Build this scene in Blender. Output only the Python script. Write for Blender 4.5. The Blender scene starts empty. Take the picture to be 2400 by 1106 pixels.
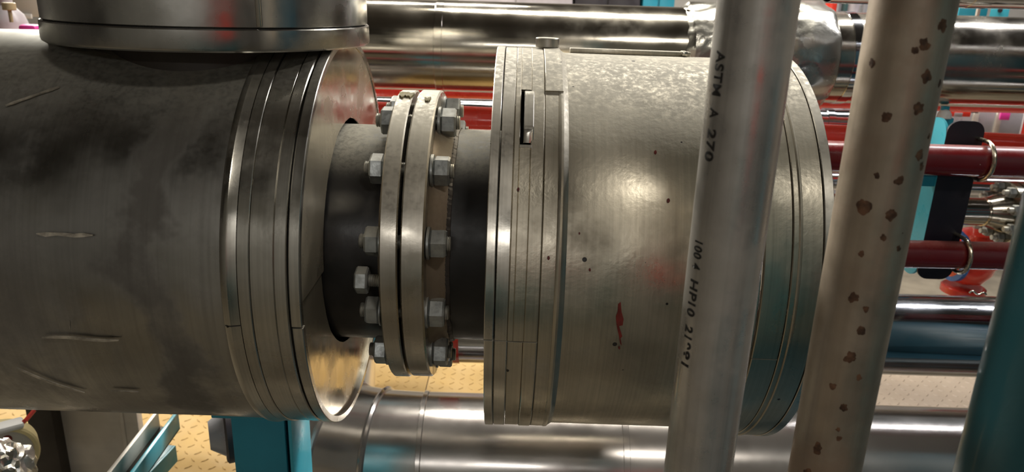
import bpy, bmesh, math, random
from mathutils import Vector, Matrix, Quaternion, noise
random.seed(7)
R = math.radians
scene = bpy.context.scene
col = scene.collection

# ------------------------------------------------------------------ camera
PITCH, ROLL, F = R(18.0), R(2.0), 1750.0          # F in pixels of a 2400 x 1106 frame
CAM = Vector((0, 0, 1.70))
fwd = Vector((0, math.cos(PITCH), -math.sin(PITCH)))
_r0, _u0 = Vector((1, 0, 0)), Vector((0, math.sin(PITCH), math.cos(PITCH)))
right = _r0 * math.cos(ROLL) + _u0 * math.sin(ROLL)
upv = -_r0 * math.sin(ROLL) + _u0 * math.cos(ROLL)
cd = bpy.data.cameras.new('camera')
cd.sensor_width = 36.0
cd.lens = F / 2400 * 36
cd.clip_start = 0.02
cd.dof.use_dof = True
cd.dof.focus_distance = 0.98
cd.dof.aperture_fstop = 9.0
co = bpy.data.objects.new('camera', cd)
col.objects.link(co)
m = Matrix.Identity(4)
for i in range(3):
    m[i][0], m[i][1], m[i][2], m[i][3] = right[i], upv[i], -fwd[i], CAM[i]
co.matrix_world = m
scene.camera = co

# ------------------------------------------------------------------ world, lights, exposure
vs = scene.view_settings
vs.view_transform = 'Standard'
vs.look = 'None'
vs.gamma = 1.0
vs.use_curve_mapping = False
vs.exposure = 0.14
w = bpy.data.worlds.new('world')
scene.world = w
w.use_nodes = True
w.node_tree.nodes['Background'].inputs[0].default_value = (0.9, 0.92, 1.0, 1)
w.node_tree.nodes['Background'].inputs[1].default_value = 0.02


def area(name, loc, target, sx, sy, power, colr=(1, 1, 1)):
    l = bpy.data.lights.new(name, 'AREA')
    l.shape = 'RECTANGLE'
    l.size, l.size_y, l.energy, l.color = sx, sy, power, colr
    o = bpy.data.objects.new(name, l)
    o.location = loc
    o.rotation_euler = (Vector(target) - Vector(loc)).to_track_quat('-Z', 'Y').to_euler()
    col.objects.link(o)
    return o


area('ceiling_tube_over_pipes', (0.7, 2.9, 3.9), (0.6, 2.2, 0), 2.4, 0.2, 105, (1, 0.95, 0.84))
area('ceiling_tube_far', (-1.2, 4.9, 4.3), (-1.2, 4.4, 0), 2.4, 0.2, 90, (1, 0.96, 0.88))
area('ceiling_tube_far_right', (3.4, 3.2, 4.3), (3.4, 3.2, 0), 2.4, 0.2, 120, (0.96, 0.96, 1.0))
area('wall_tube_far_left', (-2.9, 6.0, 3.35), (.1, .6, 1.5), 1.5, 0.3, 330, (1, 0.95, 0.84))
area('wall_tube_behind', (-0.3, -3.4, 2.75), (0, 1, 1.4), 1.5, 0.06, 12, (1, 0.97, 0.92))
area('ceiling_tube_behind', (1.25, -1.8, 4.45), (0.5, 0.6, 1.2), 0.6, 0.25, 26, (1, 0.94, 0.84))


# ------------------------------------------------------------------ pixel <-> place
def ray(px, py):
    return fwd + right * ((px - 1200) / F) + upv * ((553 - py) / F)


def P(px, py, depth):
    return CAM + ray(px, py) * depth


def at_y(px, py, y):
    d = ray(px, py)
    return CAM + d * (y / d.y)


def at_z(px, py, z):
    d = ray(px, py)
    return CAM + d * ((z - CAM.z) / d.z)


def proj(p):
    v = Vector(p) - CAM
    d = v.dot(fwd)
    return 1200 + F * v.dot(right) / d, 553 - F * v.dot(upv) / d


def z_on_vertical(x, y, py):
    lo, hi = 0.0, 2.4
    for _ in range(40):
        mid = (lo + hi) / 2
        if proj((x, y, mid))[1] > py:
            lo = mid
        else:
            hi = mid
    return (lo + hi) / 2


# ------------------------------------------------------------------ materials
class NT:
    def __init__(self, name):
        self.m = bpy.data.materials.new(name)
        self.m.use_nodes = True
        self.t = self.m.node_tree
        self.b = self.t.nodes['Principled BSDF']
        self.tc = self.n('ShaderNodeTexCoord')

    def n(self, kind, **kw):
        x = self.t.nodes.new(kind)
        for k, v in kw.items():
            setattr(x, k, v)
        return x

    def l(self, a, b):
        self.t.links.new(a, b)

    def noise(self, scale, detail=4, rough=.55, stretch=(1, 1, 1), w=None):
        mp = self.n('ShaderNodeMapping')
        mp.inputs['Scale'].default_value = stretch
        mp.inputs['Location'].default_value = (random.random() * 9, random.random() * 9, random.random() * 9)
        self.l(self.tc.outputs['Object'], mp.inputs[0])
        x = self.n('ShaderNodeTexNoise')
        x.inputs['Scale'].default_value = scale
        x.inputs['Detail'].default_value = detail
        x.inputs['Roughness'].default_value = rough
        self.l(mp.outputs[0], x.inputs['Vector'])
        return x.outputs['Fac']

    def ramp(self, src, a, b, lo=0.0, hi=1.0):
        x = self.n('ShaderNodeMapRange', interpolation_type='SMOOTHSTEP')
        x.inputs['From Min'].default_value = a
        x.inputs['From Max'].default_value = b
        x.inputs['To Min'].default_value = lo
        x.inputs['To Max'].default_value = hi
        self.l(src, x.inputs['Value'])
        return x.outputs['Result']

    def math(self, op, a, b):
        x = self.n('ShaderNodeMath', operation=op)
        for i, v in enumerate((a, b)):
            if isinstance(v, (int, float)):
                x.inputs[i].default_value = v
            else:
                self.l(v, x.inputs[i])
        return x.outputs[0]

    def mix(self, fac, a, b):
        x = self.n('ShaderNodeMix', data_type='RGBA')
        for sock, v in ((x.inputs[0], fac), (x.inputs[6], a), (x.inputs[7], b)):
            if isinstance(v, (int, float)):
                sock.default_value = v
            elif isinstance(v, tuple):
                sock.default_value = (*v, 1)
            else:
                self.l(v, sock)
        return x.outputs[2]

    def mixf(self, fac, a, b):
        x = self.n('ShaderNodeMix', data_type='FLOAT')
        for sock, v in ((x.inputs[0], fac), (x.inputs[2], a), (x.inputs[3], b)):
            if isinstance(v, (int, float)):
                sock.default_value = v
            else:
                self.l(v, sock)
        return x.outputs[0]

    def upz(self):
        g = self.n('ShaderNodeNewGeometry')
        s = self.n('ShaderNodeSeparateXYZ')
        self.l(g.outputs['Normal'], s.inputs[0])
        return s.outputs['Z']

    def bump(self, h, strength, dist=.002):
        x = self.n('ShaderNodeBump')
        x.inputs['Strength'].default_value = strength
        x.inputs['Distance'].default_value = dist
        self.l(h, x.inputs['Height'])
        self.l(x.outputs[0], self.b.inputs['Normal'])


def sc3(c, k):
    return tuple(min(1, v * k) for v in c)


def surf(name, colr, rough=.35, metal=1.0, var=.25, vscale=5, streak=None, sk=.25, dust=0.0,
         dcol=(.42, .39, .32), d0=.15, d1=.9, grime=0.0, gcol=(.10, .075, .05), gscale=4, gthr=(.52, .72),
         spots=0.0, scol=(.02, .017, .015), sscale=60, bump=.1, bscale=60, bdist=.0015, rvar=.12, coat=0.0, smear=None):
    """weathered surface: blotches, brushed streaks, dust lying on top faces, grime patches, small specks"""
    t = NT(name)
    c = t.mix(t.ramp(t.noise(vscale, 5), .3, .7), sc3(colr, 1 - var), sc3(colr, 1 + var * .6))
    if streak:
        s = t.noise(1.0, 3, .6, streak)
        c = t.mix(t.ramp(s, .35, .7, 0, sk), c, sc3(colr, .45))
    met, rg = metal, t.ramp(t.noise(vscale * 2.3, 4), .3, .7, max(.03, rough - rvar), rough + rvar)
    if grime > 0:
        g = t.ramp(t.noise(gscale, 8, .68), gthr[0], gthr[1], 0, grime)
        c = t.mix(g, c, gcol)
        met = t.mixf(g, met, 0.0)
        rg = t.mixf(g, rg, .75)
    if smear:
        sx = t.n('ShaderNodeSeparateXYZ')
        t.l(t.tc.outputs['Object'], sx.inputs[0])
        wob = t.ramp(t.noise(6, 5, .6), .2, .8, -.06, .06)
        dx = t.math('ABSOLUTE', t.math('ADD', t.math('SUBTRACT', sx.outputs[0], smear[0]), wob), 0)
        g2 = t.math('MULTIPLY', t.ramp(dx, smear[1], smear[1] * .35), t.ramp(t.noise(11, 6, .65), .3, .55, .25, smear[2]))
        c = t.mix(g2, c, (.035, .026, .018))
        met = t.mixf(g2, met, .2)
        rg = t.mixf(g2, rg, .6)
    if dust > 0:
        u = t.ramp(t.upz(), d0, d1)
        fine = t.ramp(t.noise(130, 7, .75), .32, .6, .45, 1)
        big = t.ramp(t.noise(16, 5), .25, .6, .8, 1)
        d = t.math('MULTIPLY', t.math('MULTIPLY', u, t.math('MULTIPLY', fine, big)), dust)
        c = t.mix(d, c, dcol)
        met = t.mixf(d, met, 0.0)
        rg = t.mixf(d, rg, .8)
    if spots > 0:
        v = t.n('ShaderNodeTexVoronoi')
        v.inputs['Scale'].default_value = sscale
        t.l(t.tc.outputs['Object'], v.inputs['Vector'])
        sp = t.n('ShaderNodeSeparateColor')
        t.l(v.outputs['Color'], sp.inputs[0])
        size = t.ramp(sp.outputs[0], 1 - spots, 1.0, 0.0, .22)
        f = t.math('LESS_THAN', v.outputs['Distance'], size)
        c = t.mix(f, c, scol)
        met = t.mixf(f, met, 0.0)
    t.l(c, t.b.inputs['Base Color'])
    for v, k in ((met, 'Metallic'), (rg, 'Roughness')):
        if isinstance(v, (int, float)):
            t.b.inputs[k].default_value = v
        else:
            t.l(v, t.b.inputs[k])
    t.b.inputs['Coat Weight'].default_value = coat
    if bump > 0:
        t.bump(t.noise(bscale, 4, .6), bump, bdist)
    return t.m


STEEL = (.55, .52, .46)
M = {}
M['jacket_right'] = surf('dusty_stainless_jacket', (.52, .475, .385), .38, streak=(260, 3, 3), sk=.28, dust=.95,
                         dcol=(.43, .40, .33), d0=.38, d1=.96, grime=.35, gcol=(.20, .165, .11), gscale=9,
                         spots=.05, sscale=70, bump=.2, bscale=110)
M['jacket_left'] = surf('dark_stainless_jacket', (.33, .32, .295), .36, streak=(200, 3, 3), sk=.22, dust=.55,
                        dcol=(.40, .38, .30), d0=.55, d1=1.0, grime=.55, gcol=(.07, .055, .04), gscale=5,
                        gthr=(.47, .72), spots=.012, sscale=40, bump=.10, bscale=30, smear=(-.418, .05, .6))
M['band'] = surf('stainless_band', (.55, .52, .46), .30, streak=(420, 3, 3), sk=.22, dust=.8,
                 dcol=(.43, .40, .33), d0=.4, d1=.96, grime=.35, gcol=(.16, .13, .09), gscale=7, spots=.02, sscale=60, bump=.08)
M['band_dark'] = surf('stainless_band_dark', (.45, .43, .38), .28, streak=(420, 3, 3), sk=.22, dust=.3,
                      d0=.6, d1=1, grime=.4, gcol=(.13, .10, .07), gscale=7, spots=.02, sscale=60, bump=.08)
M['end_face'] = surf('brushed_end_plate', (.74, .66, .51), .20, metal=.78, streak=(3, 90, 4), sk=.22, grime=.15,
                     gcol=(.30, .23, .13), gscale=9, bump=.15, bscale=45)
M['branch'] = surf('stainless_branch_jacket', (.50, .49, .46), .27, streak=(60, 60, 2), sk=.12, grime=.42,
                   gcol=(.22, .18, .11), gscale=3.2, spots=.015, sscale=50, bump=.06)
M['black_pipe'] = surf('black_painted_pipe', (.012, .011, .011), .42, metal=0, var=.3, dust=.96, dcol=(.36, .34, .28),
                       d0=.66, d1=.97, grime=.25, gcol=(.05, .04, .03), gscale=12, spots=.015, scol=(.3, .29, .26), bump=.15)
M['flange'] = surf('machined_flange_steel', (.56, .52, .45), .30, streak=(300, 4, 4), sk=.2, dust=.75,
                   dcol=(.45, .42, .34), d0=.2, d1=.95, grime=.35, gcol=(.20, .16, .11), gscale=9, bump=.1)
M['hub'] = surf('stained_hub_steel', (.30, .24, .18), .5, metal=.6, dust=.85, dcol=(.42, .38, .30), d0=.3, d1=.95,
                grime=.6, gcol=(.12, .07, .04), gscale=10, bump=.2)
M['nut'] = surf('zinc_nut', (.33, .345, .34), .42, metal=.75, vscale=40, var=.35, grime=.4, gcol=(.14, .14, .13), gscale=30,
                dust=.5, d0=.5, d1=1, bump=.12, bscale=200)
M['thread'] = surf('zinc_thread', (.42, .41, .37), .45, metal=.8, vscale=50, bump=.1)
M['gasket'] = surf('graphite_gasket', (.01, .01, .01), .7, metal=0, bump=.1)
M['weld'] = surf('weld_bead', (.06, .05, .045), .5, metal=.3, dust=.8, dcol=(.4, .36, .29), d0=.4, d1=.95, bump=.5, bscale=120)
M['silver'] = surf('polished_cladding', (.44, .405, .34), .16, var=.12, vscale=3, streak=(2, 60, 60), sk=.12,
                   grime=.22, gcol=(.14, .11, .08), gscale=2.5, bump=.05, bscale=12, bdist=.004, rvar=.05)
M['silver_blue'] = surf('polished_cladding_clean', (.50, .51, .53), .13, var=.15, vscale=3, streak=(2, 50, 50), sk=.15,
                        bump=.05, bscale=12, bdist=.004, rvar=.05)
M['silver_low'] = surf('clean_cladding', (.60, .56, .53), .22, metal=.82, var=.12, vscale=3, streak=(2, 60, 60), sk=.12, bump=.04,
                       bscale=14, bdist=.003, rvar=.05)
M['foil'] = surf('crumpled_foil', (.56, .54, .48), .30, var=.12, bump=.45, bscale=26, bdist=.004, rvar=.06)
M['red'] = surf('bright_red_paint', (.74, .05, .03), .22, metal=0, var=.15, bump=.06, bscale=30, coat=.4)
M['maroon'] = surf('maroon_paint', (.16, .012, .014), .25, metal=0, var=.2, dust=.35, dcol=(.42, .18, .15), d0=.6, d1=1,
                   spots=.012, scol=(.5, .35, .3), sscale=70, bump=.08, coat=.3)
M['teal'] = surf('teal_paint', (.025, .30, .42), .35, metal=0, var=.15, grime=.1, gcol=(.05, .12, .14), bump=.06)
M['teal_light'] = surf('light_teal_paint', (.06, .47, .60), .38, metal=0, var=.1, bump=.05)
M['teal_pipe'] = surf('teal_pipe_paint', (.008, .095, .12), .34, metal=0, var=.15, bump=.04, coat=.1)
M['navy'] = surf('dark_bracket_face', (.012, .010, .018), .5, metal=0, var=.2, bump=.05)  # near-black tone for the bracket's front leg
M['blue'] = surf('blue_paint', (.03, .14, .45), .35, metal=0, bump=0)
M['conduit'] = surf('galvanised_conduit', (.50, .48, .45), .30, metal=.6, var=.2, vscale=12, streak=(120, 120, 2.5), sk=.4,
                    grime=.55, gcol=(.33, .30, .25), gscale=9, gthr=(.45, .7), spots=.02, sscale=80, bump=.06, bscale=40)
M['rusty'] = surf('rust_spotted_galvanised', (.38, .31, .235), .42, metal=.45, var=.22, vscale=14, streak=(90, 90, 2), sk=.25,
                  grime=.6, gcol=(.27, .17, .105), gscale=9, gthr=(.45, .7), spots=.06, scol=(.12, .06, .03), sscale=75, bump=.12, bscale=60)
M['rust'] = surf('rust_blotch', (.125, .062, .033), .85, metal=0, var=.7, vscale=110, bump=.6, bscale=150)
M['ink'] = surf('black_ink', (.012, .011, .011), .6, metal=0, bump=0)
M['red_drip'] = surf('dried_red_paint', (.16, .015, .01), .5, metal=0, var=.4, vscale=60, bump=.2)
M['painted_glint'] = surf('painted_glint_metal', (.42, .38, .31), .5, metal=.3, var=.5, vscale=60, bump=.2)
M['moss'] = surf('dry_mud', (.22, .19, .10), .9, metal=0, var=.3, vscale=60, bump=.4)
M['galv'] = surf('galvanised_sheet', (.58, .54, .48), .45, metal=.25, var=.15, vscale=6, streak=(3, 3, 40), sk=.1, bump=.05)
M['brown'] = surf('dark_brown_steel', (.035, .028, .022), .55, metal=.2, var=.3, bump=.1)
M['ubolt'] = surf('bright_zinc_rod', (.62, .56, .44), .24, var=.15, vscale=30, bump=.05)
M['cream'] = surf('cream_plastic', (.62, .52, .27), .5, metal=0, bump=.05)
M['white'] = surf('white_plastic', (.75, .74, .72), .5, metal=0, var=.08, bump=.05)
M['grey'] = surf('grey_sheet', (.42, .42, .45), .35, metal=.3, var=.2, bump=.05)
M['pink'] = surf('pink_tag', (.80, .05, .38), .5, metal=0, var=.05, bump=0)
M['dark'] = surf('dark_panel', (.03, .025, .03), .4, metal=0, bump=0)
M['dkgreen'] = surf('dark_green_paint', (.05, .10, .10), .4, metal=0, bump=0)
M['lilac'] = surf('pale_lilac_paint', (.62, .57, .60), .4, metal=0, bump=0)
M['tan'] = surf('tan_plastic', (.45, .35, .2), .5, metal=0, bump=0)
M['wall'] = surf('painted_wall', (.60, .57, .52), .7, metal=0, var=.08, vscale=2, bump=.05)
M['wall_mid'] = surf('grey_wall', (.22, .215, .20), .7, metal=0, var=.2, vscale=1, bump=.05)
M['wall_dark'] = surf('dark_wall', (.09, .085, .08), .7, metal=0, var=.2, vscale=1, bump=.05)
M['ceiling'] = surf('dark_ceiling', (.06, .055, .05), .8, metal=0, var=.2, vscale=1, bump=.05)
M['concrete'] = surf('brown_concrete', (.26, .22, .16), .75, metal=0, var=.35, vscale=3, grime=.4, gcol=(.10, .08, .05), bump=.2)
M['deck'] = surf('added_dark_paint', (.010, .045, .065), .45, metal=0, var=.2, bump=.05)  # tone of the added deck and tank, set to darken reflections
M['ochre'] = surf('warm_lit_floor_paint', (.50, .335, .13), .85, metal=0, var=.12, vscale=3, grime=.25, gcol=(.42, .28, .13), gscale=3, bump=.08)  # left floor, its warmer light put into the colour
M['greyfloor'] = surf('cool_lit_floor_paint', (.33, .265, .20), .5, metal=0, var=.1, vscale=3, bump=.08)  # right floor, its cooler light put into the colour


# ------------------------------------------------------------------ builders
def tag(o, label=None, cat=None, group=None, kind=None):
    for k, v in (('label', label), ('category', cat), ('group', group), ('kind', kind)):
        if v:
            o[k] = v
    return o


def thing(name, loc, label, cat, rot=None, group=None):
    o = bpy.data.objects.new(name, None)
    o.empty_display_size = .05
    o.location = loc
    if rot is not None:
        o.rotation_mode = 'QUATERNION'
        o.rotation_quaternion = rot
    col.objects.link(o)
    return tag(o, label, cat, group)


def obj(name, bm, mat, parent=None, smooth=24, loc=None, label=None):
    bmesh.ops.recalc_face_normals(bm, faces=bm.faces[:])
    me = bpy.data.meshes.new(name)
    bm.to_mesh(me)
    bm.free()
    me.materials.append(M[mat] if isinstance(mat, str) else mat)
    if smooth:
        for p in me.polygons:
            p.use_smooth = True
        me.set_sharp_from_angle(angle=R(smooth))
    o = bpy.data.objects.new(name, me)
    col.objects.link(o)
    if parent:
        o.parent = parent
    if loc is not None:
        o.location = loc
    if label:
        o['label'] = label
    return o


def dup(o, parent):
    c = o.copy()
    col.objects.link(c)
    c.parent = parent
    return c


def lathe(bm, prof, segs=128, a0=0.0, a1=360.0, closed=True, jitter=None, axis='X'):
    """revolve (x, r) profile round local X. angle 0 faces -Y, 90 faces up"""
    full = abs(a1 - a0 - 360) < 1e-6
    n = segs if full else max(3, int(segs * (a1 - a0) / 360)) + 1
    rings = []
    for k in range(n):
        a = R(a0 + (a1 - a0) * k / (n if full else n - 1))
        ring = []
        for (x, r) in prof:
            dx, dr = jitter(x, a, r) if jitter else (0, 0)
            rr = r + dr
            if axis == 'X':
                ring.append(bm.verts.new((x + dx, -rr * math.cos(a), rr * math.sin(a))))
            else:
                ring.append(bm.verts.new((rr * math.sin(a), -rr * math.cos(a), x + dx)))
        rings.append(ring)
    m_ = len(prof)
    for k in range(n if full else n - 1):
        A, B = rings[k], rings[(k + 1) % n]
        for i in range(m_ if closed else m_ - 1):
            j = (i + 1) % m_
            try:
                bm.faces.new((A[i], A[j], B[j], B[i]))
            except ValueError:
                pass
    if not full and closed:
        bm.faces.new(rings[0])
        bm.faces.new(rings[-1][::-1])
    bmesh.ops.remove_doubles(bm, verts=bm.verts[:], dist=1e-6)
    return bm


def shellp(x0, x1, r, t=.004, c=.0009):
    return [(x0, r - t), (x0, r - c), (x0 + c, r), (x1 - c, r), (x1, r - c), (x1, r - t)]


def shell(name, x0, x1, r, mat, parent, t=.004, a0=0., a1=360., c=.0009, segs=160, label=None, jitter=None, axis='X'):
    return obj(name, lathe(bmesh.new(), shellp(x0, x1, r, t, c), segs, a0, a1, jitter=jitter, axis=axis), mat, parent, label=label)


def solid(name, prof, mat, parent, segs=96, label=None, axis='X', jitter=None, smooth=30):
    p = [(prof[0][0], 0.0)] + prof + [(prof[-1][0], 0.0)]
    return obj(name, lathe(bmesh.new(), p, segs, closed=False, axis=axis, jitter=jitter), mat, parent, smooth, label=label)


def bx(bm, x0, x1, y0, y1, z0, z1, bev=0.0):
    v = [bm.verts.new(p) for p in ((x0, y0, z0), (x1, y0, z0), (x1, y1, z0), (x0, y1, z0),
                                    (x0, y0, z1), (x1, y0, z1), (x1, y1, z1), (x0, y1, z1))]
    fs = [bm.faces.new([v[i] for i in f]) for f in ((0, 3, 2, 1), (4, 5, 6, 7), (0, 1, 5, 4), (1, 2, 6, 5), (2, 3, 7, 6), (3, 0, 4, 7))]
    if bev:
        es = list({e for f in fs for e in f.edges})
        bmesh.ops.bevel(bm, geom=es, offset=bev, segments=2, affect='EDGES', profile=.5)
    return bm


def box(name, x0, x1, y0, y1, z0, z1, mat, parent=None, bev=.003, label=None):
    return obj(name, bx(bmesh.new(), x0, x1, y0, y1, z0, z1, bev), mat, parent, label=label)


def tube(bm, pts, r, n=16, caps=True):
    pts = [Vector(p) for p in pts]
    rings = []
    ref = None
    for i, p in enumerate(pts):
        t = (pts[min(i + 1, len(pts) - 1)] - pts[max(i - 1, 0)]).normalized()
        if ref is None:
            ref = t.orthogonal().normalized()
        ref = (ref - t * ref.dot(t)).normalized()
        b = t.cross(ref)
        rr = r[i] if isinstance(r, (list, tuple)) else r
        rings.append([bm.verts.new(p + (ref * math.cos(2 * math.pi * k / n) + b * math.sin(2 * math.pi * k / n)) * rr) for k in range(n)])
    for A, B in zip(rings, rings[1:]):
        for k in range(n):
            bm.faces.new((A[k], A[(k + 1) % n], B[(k + 1) % n], B[k]))
    if caps:
        bm.faces.new(rings[0][::-1])
        bm.faces.new(rings[-1])
    return bm


def prism(bm, outline, y0, y1):
    """outline of (x, z) points pushed from y0 to y1"""
    a = [bm.verts.new((x, y0, z)) for x, z in outline]
    b = [bm.verts.new((x, y1, z)) for x, z in outline]
    n = len(a)
    bm.faces.new(a)
    bm.faces.new(b[::-1])
    for i in range(n):
        bm.faces.new((a[i], a[(i + 1) % n], b[(i + 1) % n], b[i]))
    return bm


def rrect(w, h, r, n=6):
    out = []
    for cx, cz, s in ((w / 2 - r, h / 2 - r, 0), (-w / 2 + r, h / 2 - r, 90), (-w / 2 + r, -h / 2 + r, 180), (w / 2 - r, -h / 2 + r, 270)):
        for k in range(n + 1):
            a = R(s + 90 * k / n)
            out.append((cx + r * math.cos(a), cz + r * math.sin(a)))
    return out


def hexnut(bm, x0, x1, af, chamfer_left=True, chamfer_right=True, rot=0.):
    """hex along local X, across flats af, chamfered corners"""
    rc = af / math.sqrt(3)
    rings = []
    ch = af * .07
    levels = []
    levels.append((x0, .90 if chamfer_left else 1))
    if chamfer_left:
        levels.append((x0 + ch, 1))
    if chamfer_right:
        levels.append((x1 - ch, 1))
    levels.append((x1, .90 if chamfer_right else 1))
    for x, k in levels:
        rings.append([bm.verts.new((x, rc * k * math.cos(R(60 * i) + rot), rc * k * math.sin(R(60 * i) + rot))) for i in range(6)])
    for A, B in zip(rings, rings[1:]):
        for k in range(6):
            bm.faces.new((A[k], A[(k + 1) % 6], B[(k + 1) % 6], B[k]))
    bm.faces.new(rings[0][::-1])
    bm.faces.new(rings[-1])
    return bm


def thread_prof(x0, x1, r, pitch=.0025):
    n = max(2, int((x1 - x0) / pitch))
    out = []
    for i in range(n):
        x = x0 + (x1 - x0) * i / n
        out += [(x, r * .9), (x + (x1 - x0) / n * .5, r)]
    return out + [(x1, r * .88)]


def run(name, a, b, r, mat, label, cat, ext=(0, 0), segs=72, body='pipe_wall', group=None):
    """round pipe thing through a and b, local X along it; returns the Empty and the length"""
    a, b = Vector(a), Vector(b)
    d = (b - a).normalized()
    a, b = a - d * ext[0], b + d * ext[1]
    q = d.to_track_quat('X', 'Z')
    t = thing(name, a, label, cat, q, group)
    L = (b - a).length
    return t, L


# ------------------------------------------------------------------ the setting
def struct(name, bm, mat):
    o = obj(name, bm, mat)
    o['kind'] = 'structure'
    return o


X0, X1, Y0, Y1, H = -6.0, 6.5, -3.6, 7.6, 4.8
struct('floor', bx(bmesh.new(), X0, X1, Y0, Y1, -.1, 0), 'concrete')
struct('ceiling', bx(bmesh.new(), X0, X1, Y0, Y1, H, H + .1), 'ceiling')
struct('wall_back', bx(bmesh.new(), X0, X1, Y1, Y1 + .1, 0, H), 'wall')
struct('wall_front', bx(bmesh.new(), X0, X1, Y0 - .1, Y0, 0, H), 'wall_mid')
struct('wall_left', bx(bmesh.new(), X0 - .1, X0, Y0, Y1, 0, H), 'wall_dark')
struct('wall_right', bx(bmesh.new(), X1, X1 + .1, Y0, Y1, 0, H), 'wall_dark')


def tread_plate(x0, x1, y0, y1, mat, label, vis):
    t = thing('tread_plate', ((x0 + x1) / 2, (y0 + y1) / 2, 0), label, 'floor plate', group='tread plates covering the floor')
    hx, hy = (x1 - x0) / 2, (y1 - y0) / 2
    box('plate', -hx + .002, hx - .002, -hy + .002, hy - .002, 0.0005, .008, mat, t, .001)
    bm = bmesh.new()
    pitch = .044
    nx, ny = int(2 * hx / pitch), int(2 * hy / pitch)
    for i in range(nx):
        for j in range(ny):
            cx, cy = -hx + (i + .5) * pitch, -hy + (j + .5) * pitch
            if not vis(cx + (x0 + x1) / 2, cy + (y0 + y1) / 2):
                continue
            s = 1 if (i + j) % 2 else -1
            ux, uy = .7071, .7071 * s
            L, W, hh = .017, .0055, .0028
            b = [bm.verts.new((cx + ux * a - uy * c, cy + uy * a + ux * c, .0079)) for a, c in ((-L, 0), (0, -W), (L, 0), (0, W))]
            u = [bm.verts.new((cx + ux * a, cy + uy * a, .0079 + hh)) for a in (-L * .55, L * .55)]
            bm.faces.new((b[0], b[1], u[0]))
            bm.faces.new((b[1], u[1], u[0]))
            bm.faces.new((b[1], b[2], u[1]))
            bm.faces.new((b[2], b[3], u[1]))
            bm.faces.new((b[3], u[0], u[1]))
            bm.faces.new((b[3], b[0], u[0]))
    tr = obj('raised_tread', bm, mat, t, 0)
    tr['kind'] = 'stuff'


def seen(x, y):
    px, py = proj((x, y, 0))
    return -60 < px < 2460 and 780 < py < 1180


xs = [-2.9, -1.62, -.36, 1.25, 2.6, 3.9]
lab = {0: 'far left ochre tread plate behind the grey valve flange', 1: 'ochre tread plate beside the teal post, foot of the sheet-metal box',
       2: 'ochre tread plate seen beneath the bolted flange gap', 3: 'beige tread plate between the two lower right pipes',
       4: 'beige tread plate behind the rightmost teal pipe'}
for i in range(5):
    for j, (ya, yb) in enumerate(((2.0, 2.86), (2.86, 3.75))):
        if i == 4 and j == 0 or i == 3 and j == 0:
            continue
        tread_plate(xs[i], xs[i + 1], ya, yb, 'ochre' if i < 3 else 'greyfloor',
                    lab[i] + (', nearer row' if j == 0 else ', farther row'), seen)

# ------------------------------------------------------------------ main line: flanged black pipe
AX = Vector((0, 1.146 * math.cos(PITCH), 1.70 - 1.146 * math.sin(PITCH)))


def ang(py, half=442.):
    """surface angle on the main line whose image lies at row py"""
    return 18 + math.degrees(math.asin(max(-1, min(1, (557 - py) / half))))


def mx(px, r=.281):
    return (px - 1200) / F * (1.146 - r)


pipe = thing('flanged_pipe', AX, 'black painted pipe with bolted steel flange pair between the two round jackets', 'pipe')
RP = .162
shell('pipe', -.42, -.150, RP, 'black_pipe', pipe, t=.008)
shell('pipe', -.086, .10, RP * .985, 'black_pipe', pipe, t=.008)
FR = .2155


def flangep(x0, x1, r, inner, c=.003):
    c *= .55
    return [(x0, inner), (x0, r - c), (x0 + c, r), (x1 - c, r), (x1, r - c), (x1, inner)]


fl = obj('slip_on_flange', lathe(bmesh.new(), flangep(-.1672, -.1445, FR, RP - .002), 160), 'flange', pipe)
fl.rotation_euler = (0, R(-.35), R(.5))
obj('weld_neck_flange', lathe(bmesh.new(), flangep(-.1395, -.1095, FR, RP - .012, .004), 160), 'flange', pipe)
obj('gasket', lathe(bmesh.new(), shellp(-.1447, -.1393, .168, .03, .0005), 96), 'gasket', pipe)
obj('flange_hub', lathe(bmesh.new(), [(-.1100, .150), (-.1100, .186), (-.1065, .1805), (-.102, .1755), (-.094, .169), (-.086, .1625), (-.086, .150)], 128), 'hub', pipe)
obj('fillet_weld', lathe(bmesh.new(), [(-.1765, RP - .003), (-.1765, RP + .0015), (-.171, RP + .007), (-.1668, RP + .009), (-.1668, RP - .003)], 128,
                         jitter=lambda x, a, r: (0, .001 * noise.noise((x * 60, a * 14, 0)))), 'hub', pipe)


def weldj(x, a, r):
    return (.0016 * noise.noise((a * 8, x * 40, 3)), .00045 * math.sin(a * 150 + x * 300) + .0009 * noise.noise((a * 20, 1, x * 50)))


obj('weld_bead', lathe(bmesh.new(), [(-.091, RP - .004), (-.0895, RP + .0002), (-.0855, RP + .0016), (-.0815, RP - .0005), (-.080, RP - .005)], 420, jitter=weldj), 'weld', pipe)

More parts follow.
